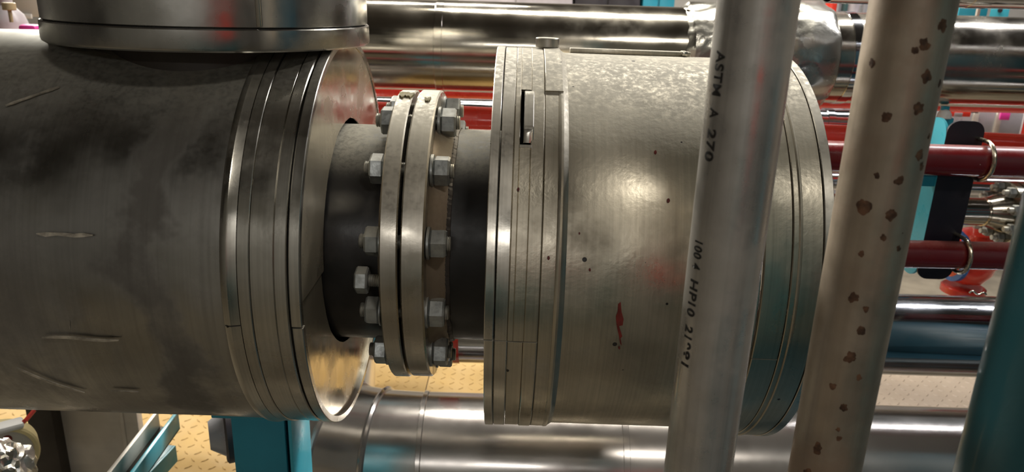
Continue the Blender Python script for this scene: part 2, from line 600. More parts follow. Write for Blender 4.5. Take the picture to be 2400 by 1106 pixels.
BC = .187
st0 = None
for k in range(12):
    a = R(18 - 4 + 30 * k)
    if st0 is None:
        st = obj('stud', lathe(bmesh.new(), [(-.1960, 0)] + thread_prof(-.1960, -.166, .0098) + [(-.166, .0095), (-.1095, .0095)] + thread_prof(-.1095, -.0795, .0098) + [(-.0795, 0)], 20, closed=False), 'thread', pipe)
        bm = hexnut(bmesh.new(), -.1885, -.1700, .0345)
        nutL = obj('nut', bm, 'nut', st, 25)
        nutR = obj('nut', hexnut(bmesh.new(), -.1055, -.0845, .0345), 'nut', st, 25)
        wsh = obj('washer', lathe(bmesh.new(), shellp(-.1096, -.1056, .0215, .011, .0006), 32), 'nut', st)
        wshL = obj('washer', lathe(bmesh.new(), shellp(-.1700, -.1674, .0205, .011, .0006), 32), 'nut', st)
        st0 = (st, nutL, nutR, wsh, wshL)
        s, subs = st, st0[1:]
    else:
        s = dup(st0[0], pipe)
        subs = [dup(o, s) for o in st0[1:]]
    s.location = (random.uniform(-.002, .002), -BC * math.cos(a), BC * math.sin(a))
    subs[0].rotation_euler = (random.uniform(0, 1), 0, 0)
    subs[1].rotation_euler = (random.uniform(0, 1), 0, 0)
# loose jacking bolt in the slip-on flange
a = R(18 - 20)
jb = obj('jacking_bolt', lathe(bmesh.new(), [(-.184, 0)] + thread_prof(-.184, -.1455, .0085) + [(-.1455, 0)], 20, closed=False), 'thread', pipe,
         label='short loose bolt standing off the left flange')
jb.location = (0, -BC * math.cos(a), BC * math.sin(a))
obj('bolt_head', hexnut(bmesh.new(), -.2005, -.184, .031, rot=.25), 'nut', jb, 25)
a = R(18 + 75)
sb = obj('set_screw', lathe(bmesh.new(), [(-.1096, 0)] + thread_prof(-.1096, -.083, .0055, .0022) + [(-.083, 0)], 16, closed=False), 'thread', pipe)
sb.location = (0, -.172 * math.cos(a), .172 * math.sin(a))
# dried mud scraps on the flange rims
for (x0, x1, a0, a1, rr) in ((-.1660, -.1440, 78, 83.5, FR + .0012), (-.1280, -.1190, 75.5, 78.0, FR + .0010)):
    bm = bmesh.new()
    n = 12
    top, bot = [], []
    for i in range(n):
        x = x0 + (x1 - x0) * i / (n - 1)
        aa0 = R(a0 + 3.2 * noise.noise((i * .7, 0, x0 * 99)))
        aa1 = R(a1 + 2.2 * noise.noise((i * .9, 5, x0 * 99)))
        if i in (0, n - 1):
            aa0 = aa1 - .004
        for lst, q in ((bot, aa0), (top, aa1)):
            lst.append([bm.verts.new((x, -r_ * math.cos(q), r_ * math.sin(q))) for r_ in (rr - .002, rr + .0012)])
    for i in range(n - 1):
        bm.faces.new((bot[i][1], bot[i + 1][1], top[i + 1][1], top[i][1]))
        bm.faces.new((bot[i][0], bot[i + 1][0], bot[i + 1][1], bot[i][1]))
        bm.faces.new((top[i][1], top[i + 1][1], top[i + 1][0], top[i][0]))
    obj('mud_scrap', bm, 'moss', pipe)

# ------------------------------------------------------------------ right-hand jacket
rj = thing('insulation_jacket', AX, 'dusty grey metal insulation jacket with latch slot behind the leaning conduit', 'pipe jacket')
SPL = ang(753)      # lower edge of the upper half shells
RJ = .281


def halves(name, x0, x1, r, mat, parent, split, gap=.35, t=.004, dr=.0, lap=.0):
    shell(name, x0, x1, r, mat, parent, t, split, 180 - split + 4)
    shell(name, x0 + lap, x1 + lap, r - dr, mat, parent, t, 180 - split + 4 + gap, 360 + split - gap)


halves('edge_band', mx(1140), mx(1163), RJ + .0006, 'band', rj, SPL, .45, .007, .0, .0004)
halves('band', mx(1165.5), mx(1197), RJ - .0004, 'band', rj, SPL - .3, .2, .006, -.0004)
slot_a0, slot_a1 = ang(386), ang(268)
bx0, bx1 = mx(1197.5), mx(1236)
# the band with the latch slot: left open between slot angles over part of its width
sl0, sl1 = mx(1211), mx(1237)
shell('band', bx0, sl0, RJ - .0002, 'jacket_right', rj, .004, SPL - .3, 180 - SPL)
shell('band', sl0 - .0004, bx1 + .0008, RJ - .0003, 'jacket_right', rj, .004, slot_a1, 180 - SPL)
shell('band', sl0 - .0004, bx1 + .0008, RJ - .0003, 'jacket_right', rj, .004, SPL - .3, slot_a0)
shell('band', bx0, bx1, RJ - .0008, 'jacket_right', rj, .004, 180 - SPL + .3, 360 + SPL - .8)
shell('band', mx(1237), mx(1270), RJ - .0001, 'jacket_right', rj, .004, SPL - .3, 180 - SPL)
shell('band', mx(1236.5), mx(1270), RJ + .0003, 'jacket_right', rj, .004, 180 - SPL + .3, 360 + SPL - .6)
shell('band', mx(1270.8), mx(1306), RJ - .0006, 'jacket_right', rj, .004)
RB = .2755


def bodyj(x, a, r):
    return 0, .0012 * noise.noise((x * 7, math.cos(a) * 2.4, math.sin(a) * 2.4))


# rolled bead then the wide body sheet
x_b, x_e = mx(1304), mx(1330)
bm = lathe(bmesh.new(), [(x_b, RJ - .005), (x_b, RJ - .0012), (x_b + .0015, RJ - .0002), (x_b + .004, RJ + .0004), (x_b + .0065, RJ - .0002),
                         (x_b + .0085, RJ - .0022), (x_e, RB + .0008), (x_e, RB - .003)], 180)
obj('rolled_bead', bm, 'jacket_right', rj)
prof = [(x_e - .002, RB - .004), (x_e - .002, RB)] + [(x_e + (mx(1792) - x_e) * i / 14, RB) for i in range(1, 15)] + [(mx(1792), RB - .004)]
obj('body_sheet', lathe(bmesh.new(), prof, 180, jitter=bodyj), 'jacket_right', rj)
RE = .2835
SP2 = ang(772)
halves('edge_band', mx(1783), mx(1792.5), RB + .0018, 'band', rj, SP2, .4, .005)
halves('band', mx(1793.5), mx(1857), RE - .0012, 'jacket_right', rj, SP2, .15, .006, -.0005)
shell('band', mx(1858.2), mx(1929), RE - .0002, 'jacket_right', rj, .006)
obj('rolled_bead', lathe(bmesh.new(), [(mx(1870), RE - .003), (mx(1871), RE + .0004), (mx(1874), RE + .0014), (mx(1878), RE + .0012), (mx(1881), RE - .001), (mx(1881), RE - .003)], 160), 'jacket_right', rj)
shell('edge_band', mx(1930.5), mx(1955), RE + .0008, 'band', rj, .008)
obj('end_plate', lathe(bmesh.new(), [(mx(1946), .160), (mx(1946), RE - .004), (mx(1949), RE - .004), (mx(1949), .160)], 120), 'end_face', rj)
obj('end_plate', lathe(bmesh.new(), [(mx(1143), .167), (mx(1143), RJ - .005), (mx(1146), RJ - .005), (mx(1146), .167)], 120), 'end_face', rj)
obj('slot_back', lathe(bmesh.new(), shellp(mx(1200), mx(1245), RJ - .022, .002, .0003), 30, slot_a0 - 6, slot_a1 + 6), 'gasket', rj)
# overlapping strap ending near the latch
shell('lap_strap', mx(1271.5), mx(1318), RJ + .0014, 'jacket_right', rj, .0022, ang(271), 140, label='overlapping sheet strap with a square end')
# latch loop standing in the slot
bm = bmesh.new()
lx0, lx1 = mx(1219.5), mx(1243.5)
n = 18
secs = []
for i in range(n + 1):
    f = i / n
    aa = R(slot_a0 + .8 + (slot_a1 - slot_a0 - .9) * f)
    rise = .0105 * min(1, math.sin(math.pi * min(max(f * .96 + .02, 0), 1)) * 1.9) - .003
    secs.append([bm.verts.new((x, -q * math.cos(aa), q * math.sin(aa))) for x, q in
                 ((lx0, RJ + rise - .0065), (lx0, RJ + rise - .001), (lx0 + .001, RJ + rise), (lx1 - .001, RJ + rise), (lx1, RJ + rise - .001), (lx1, RJ + rise - .0065))])
for A, B in zip(secs, secs[1:]):
    for i in range(6):
        bm.faces.new((A[i], A[(i + 1) % 6], B[(i + 1) % 6], B[i]))
bm.faces.new(secs[0])
bm.faces.new(secs[-1][::-1])
obj('latch_loop', bm, 'band', rj, 40)
bm = lathe(bmesh.new(), shellp(sl0 - .0006, bx1 + .002, RJ + .0012, .004, .0005), 160, slot_a0 - .9, slot_a0 - .1)
obj('latch_lip', bm, 'band', rj)
# cap on the crown
kt = P(1279, 113, 1.13)
kn = obj('cap_knob', lathe(bmesh.new(), [(.0, 0), (.0, .0125), (.0035, .0125), (.0035, .0160), (.0045, .0168), (.0155, .0168), (.0165, .0160), (.0165, 0)], 48, closed=False, axis='Z'), 'band', rj)
kn.location = (mx(1279) + .002, .010, RJ - .002)
# raised seam along the crown, behind the knob
box('crown_seam', mx(1330) + .01, mx(1700), .012, .030, RB - .001, RB + .0065, 'jacket_right', rj, .001)
box('seam_tab', mx(1672), mx(1688), .004, .022, RB + .001, RB + .008, 'band', rj, .0015)


def on_skin(parent, name, pts, r, mat, thick=.0005, label=None):
    """thin flat patch lying on the main line's skin; pts in (px, py)"""
    bm = bmesh.new()
    vs_ = []
    for px, py in pts:
        a_ = R(ang(py, 434))
        vs_.append((mx(px, r) * (1.146 - r * math.cos(a_ - R(18))) / (1.146 - r) - (py - 557) * -.0 + 0, a_))
    cxm = sum(v[0] for v in vs_) / len(vs_)
    am = sum(v[1] for v in vs_) / len(vs_)
    lo = [bm.verts.new((x, -(r - .001) * math.cos(q), (r - .001) * math.sin(q))) for x, q in vs_]
    hi = [bm.verts.new((x, -(r + thick) * math.cos(q), (r + thick) * math.sin(q))) for x, q in vs_]
    n_ = len(lo)
    c = bm.verts.new((cxm, -(r + thick * 1.5) * math.cos(am), (r + thick * 1.5) * math.sin(am)))
    for i in range(n_):
        bm.faces.new((lo[i], lo[(i + 1) % n_], hi[(i + 1) % n_], hi[i]))
        bm.faces.new((hi[i], hi[(i + 1) % n_], c))
    return obj(name, bm, mat, parent, label=label)


def sk(px, py):                  # undo the camera's roll on skin marks
    return px + (py - 557) * .035, py


on_skin(rj, 'paint_drip', [sk(*p) for p in ((1450, 676), (1456, 672), (1458, 690), (1463, 704), (1461, 716), (1452, 718), (1446, 712), (1445, 700), (1449, 690))],
        RB + .0012, 'red_drip', label='dark red paint drip')
on_skin(rj, 'paint_drip', [sk(*p) for p in ((1446, 714), (1452, 717), (1457, 730), (1460, 738), (1456, 742), (1459, 757), (1455, 752), (1452, 736), (1449, 726))],
        RB + .0012, 'red_drip', label='dark red paint drip')
for (px, py, s) in ((1535, 391, 3.2), (1566, 482, 3.6), (1214, 473, 3), (1286, 594, 3.2), (1453, 762, 2.2), (1358, 548, 2), (1383, 614, 2.6)):
    on_skin(rj, 'rust_dot', [sk(px + s * math.cos(k), py + s * 1.2 * math.sin(k)) for k in [i * 2 * math.pi / 9 for i in range(9)]],
            (RJ if px < 1300 else RB) + .001, 'red_drip')

# ------------------------------------------------------------------ left-hand jacket
lj = thing('insulation_jacket', AX, 'dark dented metal insulation jacket at left with shiny round end plate', 'pipe jacket')
RL = .2855


def lx(px):
    return mx(px, RL)


prof = [(-1.3, RL - .004)] + [(-1.3 + (lx(517) + 1.3) * i / 26, RL - .0025) for i in range(27)] + [(lx(517), RL - .006)]


def leftj(x, a, r):
    return 0, .0035 * noise.noise((x * 4.5, math.cos(a) * 2.0, math.sin(a) * 2.0)) * min(1, (lx(517) - x) * 12)


obj('body_sheet', lathe(bmesh.new(), prof, 180, jitter=leftj), 'jacket_left', lj)
SP3 = ang(741, 450)
for (a0, a1, d) in ((SP3, 184 - SP3, 0), (184.4 - SP3, 360 + SP3 - .4, .0003)):
    xb = lx(513) + d
    bm = lathe(bmesh.new(), [(xb, RL - .008), (xb, RL - .0014), (xb + .001, RL + .0002), (xb + .005, RL + .0022), (xb + .009, RL + .0024),
                             (xb + .0105, RL + .0018), (lx(553), RL - .0002), (lx(553), RL - .008)], 180, a0, a1)
    obj('rolled_bead', bm, 'band_dark', lj)
shell('band', lx(553.6), lx(583), RL + .0002, 'band_dark', lj, .006)
shell('band', lx(583), lx(640), RL - .0012, 'band_dark', lj, .006)
shell('band', lx(640), lx(671), RL - .0004, 'band_dark', lj, .006, c=.0014)
halves('edge_band', lx(676), lx(702), RL + .0004, 'band_dark', lj, SP3, .5, .009, 0, .0008)
obj('seam_back', lathe(bmesh.new(), shellp(lx(660), lx(690), RL - .006, .002, .0003), 120), 'gasket', lj)
ep = lx(699)
hole = RP + .0085


def holej(x, a, r):
    return 0, (.0025 * noise.noise((math.cos(a) * 3, math.sin(a) * 3, 2)) + .001 * noise.noise((math.cos(a) * 30, math.sin(a) * 30, 2))) if r < .2 else 0


bm = lathe(bmesh.new(), [(ep - .002, hole), (ep - .002, RL - .009), (ep, RL - .009), (ep + .0003, RL - .05), (ep, hole)], 160, SP3 + 5.5, 190 - SP3, jitter=holej)
obj('end_plate', bm, 'end_face', lj, label='bright brushed upper end plate')
bm = lathe(bmesh.new(), [(ep - .0055, hole), (ep - .0055, RL - .009), (ep - .0035, RL - .009), (ep - .0035, hole)], 160, 180 - SP3, 360 + SP3 + 14, jitter=holej)
obj('end_plate', bm, 'end_face', lj, label='lower end plate lapped behind the upper one')
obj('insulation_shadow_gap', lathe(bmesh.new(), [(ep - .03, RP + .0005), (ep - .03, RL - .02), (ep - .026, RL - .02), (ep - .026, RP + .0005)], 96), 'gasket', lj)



def painted_glint(pts, wpx):  # pale streaks that paint in reflections from the sheet's dents
    up_, dn_ = [], []
    for k, (px, py) in enumerate(pts):
        f_ = wpx * (.35 if k in (0, len(pts) - 1) else 1) * (.7 + .6 * random.random())
        up_.append(sk(px, py - f_))
        dn_.append(sk(px, py + f_))
    on_skin(lj, 'painted_glint', up_ + dn_[::-1], RL + .0004, 'painted_glint')


painted_glint([(100 + 30 * k, 772 - 2 * math.sin(k)) for k in range(7)], 2.6)
painted_glint([(85 + 22 * k, 582 + math.sin(k * 2)) for k in range(7)], 3.2)
painted_glint([(40 + 20 * k, 838 + 9 * k - .25 * k * k) for k in range(9)], 2.0)
painted_glint([(10 + 18 * k, 352 - 6 * k) for k in range(8)], 1.8)
painted_glint([(165, 738), (166, 745), (165, 754)], 3)
painted_glint([(262 + 16 * k, 887) for k in range(5)], 1.5)

# ------------------------------------------------------------------ vertical branch jacket on the left
bj = thing('branch_jacket', (-.429, AX.y, 1.622), 'upright round metal jacket with rolled rim standing on the dark left jacket', 'pipe jacket')
RBJ = .211
shell('body_sheet', .0285, 1.2, RBJ, 'branch', bj, .004, axis='Z', segs=180)
obj('rim_band', lathe(bmesh.new(), [(0, RBJ - .012), (0, RBJ - .001), (.002, RBJ + .0018), (.005, RBJ + .0026), (.0255, RBJ + .0022), (.027, RBJ + .001), (.027, RBJ - .004), (.004, RBJ - .012)], 180, axis='Z'), 'branch', bj)
solid('bottom_plate', [(.004, RBJ - .010), (.007, RBJ - .010)], 'branch', bj, axis='Z')
solid('groove', [(.024, RBJ - .0035), (.031, RBJ - .0035)], 'gasket', bj, axis='Z', segs=120)
shell('neck', -.075, .006, .14, 'brown', bj, .006, axis='Z')
obj('lock_seam', bx(bmesh.new(), .118, .124, -.176, -.170, .03, 1.2, .001), 'branch', bj)

# ------------------------------------------------------------------ foreground upright pipes
cx1, cy1 = .178, .588
c1 = thing('conduit_pipe', (cx1, cy1, .0), 'shiny galvanised upright conduit with stencilled lettering, nearer the jacket', 'pipe')
shell('pipe_wall', .0, 2.6, .0302, 'conduit', c1, .003, axis='Z', segs=64)
to_cam = Vector((-cx1, -cy1, 0)).normalized()
left_dir = Vector((-to_cam.y, to_cam.x, 0))
if left_dir.x > 0:
    left_dir = -left_dir


def stencil(txt, py0, py1, parent, r, flip=False):
    cu = bpy.data.curves.new('t', 'FONT')
    cu.body = txt
    cu.size = .0125
    cu.space_character = 1.12
    cu.offset = .00035
    to = bpy.data.objects.new('t', cu)
    col.objects.link(to)
    bpy.context.view_layer.update()
    me = bpy.data.meshes.new_from_object(to.evaluated_get(bpy.context.evaluated_depsgraph_get()))
    bpy.data.objects.remove(to)
    z0, z1 = z_on_vertical(cx1, cy1, py0), z_on_vertical(cx1, cy1, py1)
    w0 = min(v.co.x for v in me.vertices)
    w1 = max(v.co.x for v in me.vertices)
    for v in me.vertices:
        u = (v.co.x - w0) / (w1 - w0)
        z = z0 + (z1 - z0) * u
        a_ = R(54) - v.co.y / r
        p = to_cam * math.cos(a_) * (r + .00035) + left_dir * math.sin(a_) * (r + .00035)
        v.co = (p.x, p.y, z)
    me.materials.append(M['ink'])
    o = bpy.data.objects.new('lettering', me)
    col.objects.link(o)
    o.parent = parent


for txt, a_, b_ in (('ASTM', 118, 222), ('A', 250, 274), ('270', 298, 372), ('100 4', 556, 620), ('HP', 645, 692), ('10', 697, 728), ('219', 750, 803), ('81', 806, 842)):
    stencil(txt, a_, b_, c1, .0302)
# raised longitudinal weld line
c2 = thing('rusty_pipe', (.292, .585, .0), 'beige galvanised upright pipe blotched with brown rust spots', 'pipe')
shell('pipe_wall', .0, 2.6, .0302, 'rusty', c2, .003, axis='Z', segs=64)
tc2 = Vector((-.292, -.585, 0)).normalized()
ld2 = Vector((tc2.y, -tc2.x, 0))
if ld2.x > 0:
    ld2 = -ld2


def rust_spot(px, py, s):
    """irregular rust scab curved on the pipe, centred where the photo shows it"""
    z = z_on_vertical(.292, .585, py)
    p0 = proj((.292, .585, z))
    half = .0302 * F / ((Vector((.292, .585, z)) - CAM).dot(fwd))
    u = max(-.92, min(.92, (px - p0[0]) / half))
    a_c = math.asin(-u)
    bm = bmesh.new()
    k = .0302 / half
    ph = random.random() * 50
    vs_ = []
    nseg = 28
    for ringf in (1.0, .55):
        rg = []
        for i in range(nseg):
            q = 2 * math.pi * i / nseg
            rad = s * k * ringf * max(.45, .95 + .55 * noise.noise((math.cos(q) * 1.1 + ph, math.sin(q) * 1.1, 0)) + .22 * noise.noise((math.cos(q) * 3 + ph, math.sin(q) * 3, 3)))
            aa = a_c + rad * math.cos(q) / .0302
            rr = .0302 + (.00005 if ringf == 1 else .0003)
            p = tc2 * math.cos(aa) * rr + ld2 * math.sin(aa) * rr
            rg.append(bm.verts.new((p.x, p.y, z + rad * 1.15 * math.sin(q))))
        vs_.append(rg)
    p = tc2 * math.cos(a_c) * .0305 + ld2 * math.sin(a_c) * .0305
    c = bm.verts.new((p.x, p.y, z))
    for i in range(nseg):
        j = (i + 1) % nseg
        bm.faces.new((vs_[0][i], vs_[0][j], vs_[1][j], vs_[1][i]))
        bm.faces.new((vs_[1][i], vs_[1][j], c))
    obj('rust_spot', bm, 'rust', c2)


for s in ((2198, 55, 13), (2160, 98, 13), (2142, 112, 8), (2052, 147, 9), (2163, 168, 13), (2195, 185, 8), (2145, 240, 13), (2082, 265, 11), (2146, 345, 12),
          (2150, 372, 10), (2104, 402, 10), (2030, 470, 16), (2086, 480, 12), (2060, 395, 7), (2008, 670, 11), (2032, 692, 7), (2020, 740, 10), (1998, 803, 13),
          (2015, 845, 7), (1960, 875, 8), (1982, 915, 9), (1970, 965, 5), (1925, 1020, 13), (1903, 1078, 9), (2070, 530, 7), (2024, 572, 7), (2100, 555, 7),
          (1948, 1092, 8), (2178, 305, 6), (1972, 985, 6)):
    rust_spot(*s)
c3 = thing('teal_pipe', (.392, .462, .0), 'teal painted upright pipe at the far right edge, nearest the viewer', 'pipe')
shell('pipe_wall', .0, 2.6, .057, 'teal_pipe', c3, .004, axis='Z', segs=80)

# ------------------------------------------------------------------ back pipes
RS = .142
ds = 2.42
t, L = run('clad_pipe', P(850, 103, ds), P(2300, 146, ds), RS, 'silver', 'large shiny clad pipe running behind along the top, foil collar on it', 'pipe', (.55, 1.2))
xs_ = .55 + (P(1059, 108, ds) - P(850, 103, ds)).length
xf = .55 + (P(1600, 120, ds) - P(850, 103, ds)).length
shell('cladding_sheet', 0, xs_, RS, 'silver', t, .003, segs=128, jitter=lambda x, a, r: (0, .0011 * noise.noise((x * 5, math.cos(a) * 2, math.sin(a) * 2))))
shell('cladding_sheet', xs_ - .04, L, RS + .0012, 'silver', t, .003, segs=128)
shell('lap_joint', xs_ - .045, xs_ - .02, RS + .0022, 'silver', t, .003)
x_s2 = .55 + (P(1958, 128, ds) - P(850, 103, ds)).length
shell('lap_joint', x_s2, x_s2 + .03, RS + .004, 'silver_blue', t, .004)
# foil collar
bm = bmesh.new()
Lf = (P(1935, 130, ds) - P(1592, 121, ds)).length
nx, na = 56, 110


def foil_r(f):
    k = .178
    if f < .06:
        return RS + .002 + (k - .016 - RS) * (f / .06)
    if f > .82:
        return RS + .004 + (k - RS - .004) * math.sqrt(max(0, 1 - ((f - .82) / .18) ** 2))
    return k - .016 + .016 * min(1, (f - .06) * 2.2)


rows = []
for i in range(nx + 1):
    f = i / nx
    row = []
    for j in range(na):
        a_ = 2 * math.pi * j / na
        v3 = Vector((f * 2.2, math.cos(a_), math.sin(a_)))
        w3 = Vector((f * 1.3, math.cos(a_) * 4, math.sin(a_) * 4))
        cr = abs(noise.noise(v3 * 2.3)) * .010 + abs(noise.noise(w3 + Vector((4, 1, 0)))) * (.011 if f < .25 else .007)
        edge = (1.0 + 1.4 * max(0, 1 - f / .25)) * (1.0 if f > .03 else .4)
        rr = foil_r(f) - cr * edge
        row.append(bm.verts.new((f * Lf + .012 * noise.noise(v3 * 2.5) * (1 - abs(2 * f - 1)) + (.008 * noise.noise((0, math.cos(a_) * 4, math.sin(a_) * 4)) if f < .04 else 0), -rr * math.cos(a_), rr * math.sin(a_))))
    rows.append(row)
for A, B in zip(rows, rows[1:]):
    for j in range(na):
        bm.faces.new((A[j], A[(j + 1) % na], B[(j + 1) % na], B[j]))
fc = thing('foil_collar', t.location + (t.rotation_quaternion @ Vector((xf - .02, 0, 0))), 'crumpled silver foil collar wrapped round the top clad pipe', 'foil wrap', t.rotation_quaternion)
obj('foil_sheet', bm, 'foil', fc, 25)

t, L = run('red_pipe', P(900, 271, 2.5), P(2300, 341, 2.5), .045, 'red', 'bright red pipe behind the flange, just under the top clad pipe', 'pipe', (1.6, 1.4))
shell('pipe_wall', 0, L, .045, 'red', t, .004, segs=64)
for k in (1.1, 2.35, 3.9):
    shell('coupling', k, k + .09, .0535, 'red', t, .01, segs=64)
t, L = run('thin_clad_pipe', P(1100, 263, 3.05), P(1960, 287, 3.05), .052, 'silver', 'slim bright clad pipe just above and behind the red pipe', 'pipe', (2.0, .28))
shell('cladding_sheet', 0, L, .052, 'silver_blue', t, .003, segs=64, jitter=lambda x, a, r: (0, .002 * noise.noise((x * 9, math.cos(a) * 2, math.sin(a) * 2))))
shell('lap_joint', 2.0 + (P(1930, 287, 3.05) - P(1100, 263, 3.05)).length, 2.03 + (P(1930, 287, 3.05) - P(1100, 263, 3.05)).length, .056, 'silver_blue', t, .003)
t, L = run('red_pipe', P(850, 208, 2.9), P(2300, 246, 2.9), .028, 'red', 'narrow red tube added for the red reflection below the belly of the top clad pipe', 'pipe', (1.5, 1.5))  # added tube, stands in for red mirrored in the clad pipe
shell('pipe_wall', 0, L, .028, 'red', t, .003, segs=48)
YM = 1.72
t, L = run('maroon_pipe', at_y(1960, 367, YM), at_y(2390, 381, YM), .0365, 'maroon', 'upper maroon pipe held by the U-bolt on the teal bracket', 'pipe', (1.7, .9))
shell('pipe_wall', 0, L, .0365, 'maroon', t, .003, segs=64)
mq, ma = t.rotation_quaternion.copy(), t.location.copy()
t, L = run('maroon_pipe', at_y(2130, 595, YM), at_y(2350, 600, YM), .0338, 'maroon', 'lower maroon pipe held by the U-bolt on the teal bracket', 'pipe', (1.9, .9))
shell('pipe_wall', 0, L, .0338, 'maroon', t, .003, segs=64)

t, L = run('dark_clad_pipe', P(1000, 752, 2.02), P(2180, 785, 2.02), .109, 'silver_blue', 'dark shiny clad pipe crossing behind, level with the lower bolts', 'pipe', (.6, 1.3))
shell('cladding_sheet', 0, L, .109, 'silver_blue', t, .003, segs=128, jitter=lambda x, a, r: (0, .0012 * noise.noise((x * 5, math.cos(a) * 2, math.sin(a) * 2))))
shell('lap_joint', .30, .34, .1105, 'silver_blue', t, .003)
# red marker wedge taped on that pipe
q = t.rotation_quaternion
xm = .6 + (P(1062, 753, 2.02) - P(1000, 752, 2.02)).length
bm = bmesh.new()
NA = 8
grid = []
for i in range(NA + 1):
    a_ = R(4 - 70 * i / NA)
    xl = -.030 + (.034 * (1 - i / 4) if i < 4 else 0)
    grid.append([bm.verts.new((xm + x, -rr * math.cos(a_), rr * math.sin(a_))) for x, rr in ((xl, .1090), (xl, .1115), (.022, .1115), (.022, .1090))])
for A, B in zip(grid, grid[1:]):
    for k in range(3):
        bm.faces.new((A[k], A[k + 1], B[k + 1], B[k]))
obj('red_marker', bm, 'red', t, 0, label='red wedge-shaped marker patch')
# twist of wire on top at the right
wt = []
for i in range(14):
    f = i / 13
    p = P(2272 + 40 * f, 686 - 4 * math.sin(f * 9) + 18 * max(0, f - .5) ** 1.5, 1.95)
    wt.append(p)
w_ = obj('wire_twist', tube(bmesh.new(), wt, .0022, 8), 'ubolt')
tag(w_, 'bent scrap of tie wire lying on the dark clad pipe', 'wire')

# ------------------------------------------------------------------ low clad pipe with mitred elbow
dl, RLW = 1.95, .165
E0, E1 = P(990, 1068, dl), P(2140, 1103, dl)
dirv = (E1 - E0).normalized()
q = dirv.to_track_quat('X', 'Z')
lp = thing('elbow_clad_pipe', E0, 'low clad pipe with mitred elbow beside the teal post', 'pipe', q)
Ls = (E1 - E0).length + 1.2
xb1 = (P(1447, 1080, dl) - E0).length
shell('cladding_sheet', 0.0, .012, RLW + .003, 'silver_low', lp, .004)
shell('cladding_sheet', .012, Ls, RLW, 'silver_low', lp, .003, jitter=lambda x, a, r: (0, .0008 * noise.noise((x * 4, math.cos(a) * 2, math.sin(a) * 2))))
shell('strap', xb1 - .008, xb1 + .008, RLW + .0018, 'silver_low', lp, .003)
bm = bx(bmesh.new(), xb1 - .008, xb1 + .010, -.174, -.164, .045, .078, .002)
obj('strap_buckle', bm, 'white', lp)
# mitred gores: (length, turn) of each, tightening towards the back
GORES = [(.112, 8), (.100, 14), (.095, 28), (.095, 30)]
stations = [(Vector((0, 0, 0)), 0.0)]
for ln, tn in GORES:
    p0, h0 = stations[-1]
    hm = h0 + R(tn) / 2
    stations.append((p0 + Vector((-math.cos(hm), math.sin(hm), 0)) * ln, h0 + R(tn)))


def elbow_ring(st_, r, shift=0.0, n=72):
    c, th = st_
    tx = Vector((-math.cos(th), math.sin(th), 0))
    nn = Vector((math.sin(th), math.cos(th), 0))
    c = c + tx * shift
    return [c + nn * (r * math.cos(2 * math.pi * k / n)) + Vector((0, 0, 1)) * (r * math.sin(2 * math.pi * k / n)) for k in range(n)]


def skin(bm, rs):
    rs = [[bm.verts.new(p) for p in r_] for r_ in rs]
    for A, B in zip(rs, rs[1:]):
        for k in range(72):
            bm.faces.new((A[k], A[(k + 1) % 72], B[(k + 1) % 72], B[k]))
    return bm


for g in range(len(GORES)):
    A, B = stations[g], stations[g + 1]
    obj('elbow_gore', skin(bmesh.new(), [elbow_ring(A, RLW - .001), elbow_ring(B, RLW - .001)]), 'silver_low', lp)
    obj('seam_bead', skin(bmesh.new(), [elbow_ring(B, rr, sh) for sh, rr in ((-.009, RLW - .002), (-.006, RLW + .004), (0, RLW + .0075), (.006, RLW + .004), (.009, RLW - .002))]), 'silver_low', lp)
    if g < 2:
        e = elbow_ring(B, RLW + .007)[38]
        obj('seam_clip', bx(bmesh.new(), e.x - .020, e.x + .016, e.y - .008, e.y + .006, e.z - .006, e.z + .006, .001), 'dark', lp)
obj('cladding_sheet', skin(bmesh.new(), [elbow_ring(stations[-1], RLW), elbow_ring(stations[-1], RLW, 1.5)]), 'silver_low', lp)

# ------------------------------------------------------------------ teal bracket with U-bolts
bc = at_y(2228, 470, YM + .0375)
btop, bbot = z_on_vertical(bc.x, bc.y, 284), z_on_vertical(bc.x, bc.y, 654)
br = thing('pipe_bracket', (bc.x, bc.y, (btop + bbot) / 2), 'teal angle-iron bracket with dark front face holding two maroon pipes', 'bracket')
hh = btop - bbot
wl = .088
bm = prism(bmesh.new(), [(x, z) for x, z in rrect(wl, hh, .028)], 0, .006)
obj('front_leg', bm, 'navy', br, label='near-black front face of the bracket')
bm = bmesh.new()
pts = rrect(.088, hh, .040)
a_ = [bm.verts.new((-wl / 2 - .0005, y + .0445, z)) for y, z in pts]
b_ = [bm.verts.new((-wl / 2 + .0055, y + .0445, z)) for y, z in pts]
bm.faces.new(a_)
bm.faces.new(b_[::-1])
for i in range(len(pts)):
    bm.faces.new((a_[i], a_[(i + 1) % len(pts)], b_[(i + 1) % len(pts)], b_[i]))
obj('side_leg', bm, 'teal_light', br, label='light teal side face of the bracket')
bz = (btop + bbot) / 2
zc = z_on_vertical(bc.x, bc.y, 412) - bz
box('cross_lug', -wl / 2 - .05, -wl / 2 + .004, .004, .012, zc - .03, zc, 'teal', br, .003)
box('cross_lug', -wl / 2 - .053, -wl / 2 + .006, -.004, .050, zc, zc + .006, 'teal_light', br, .002)


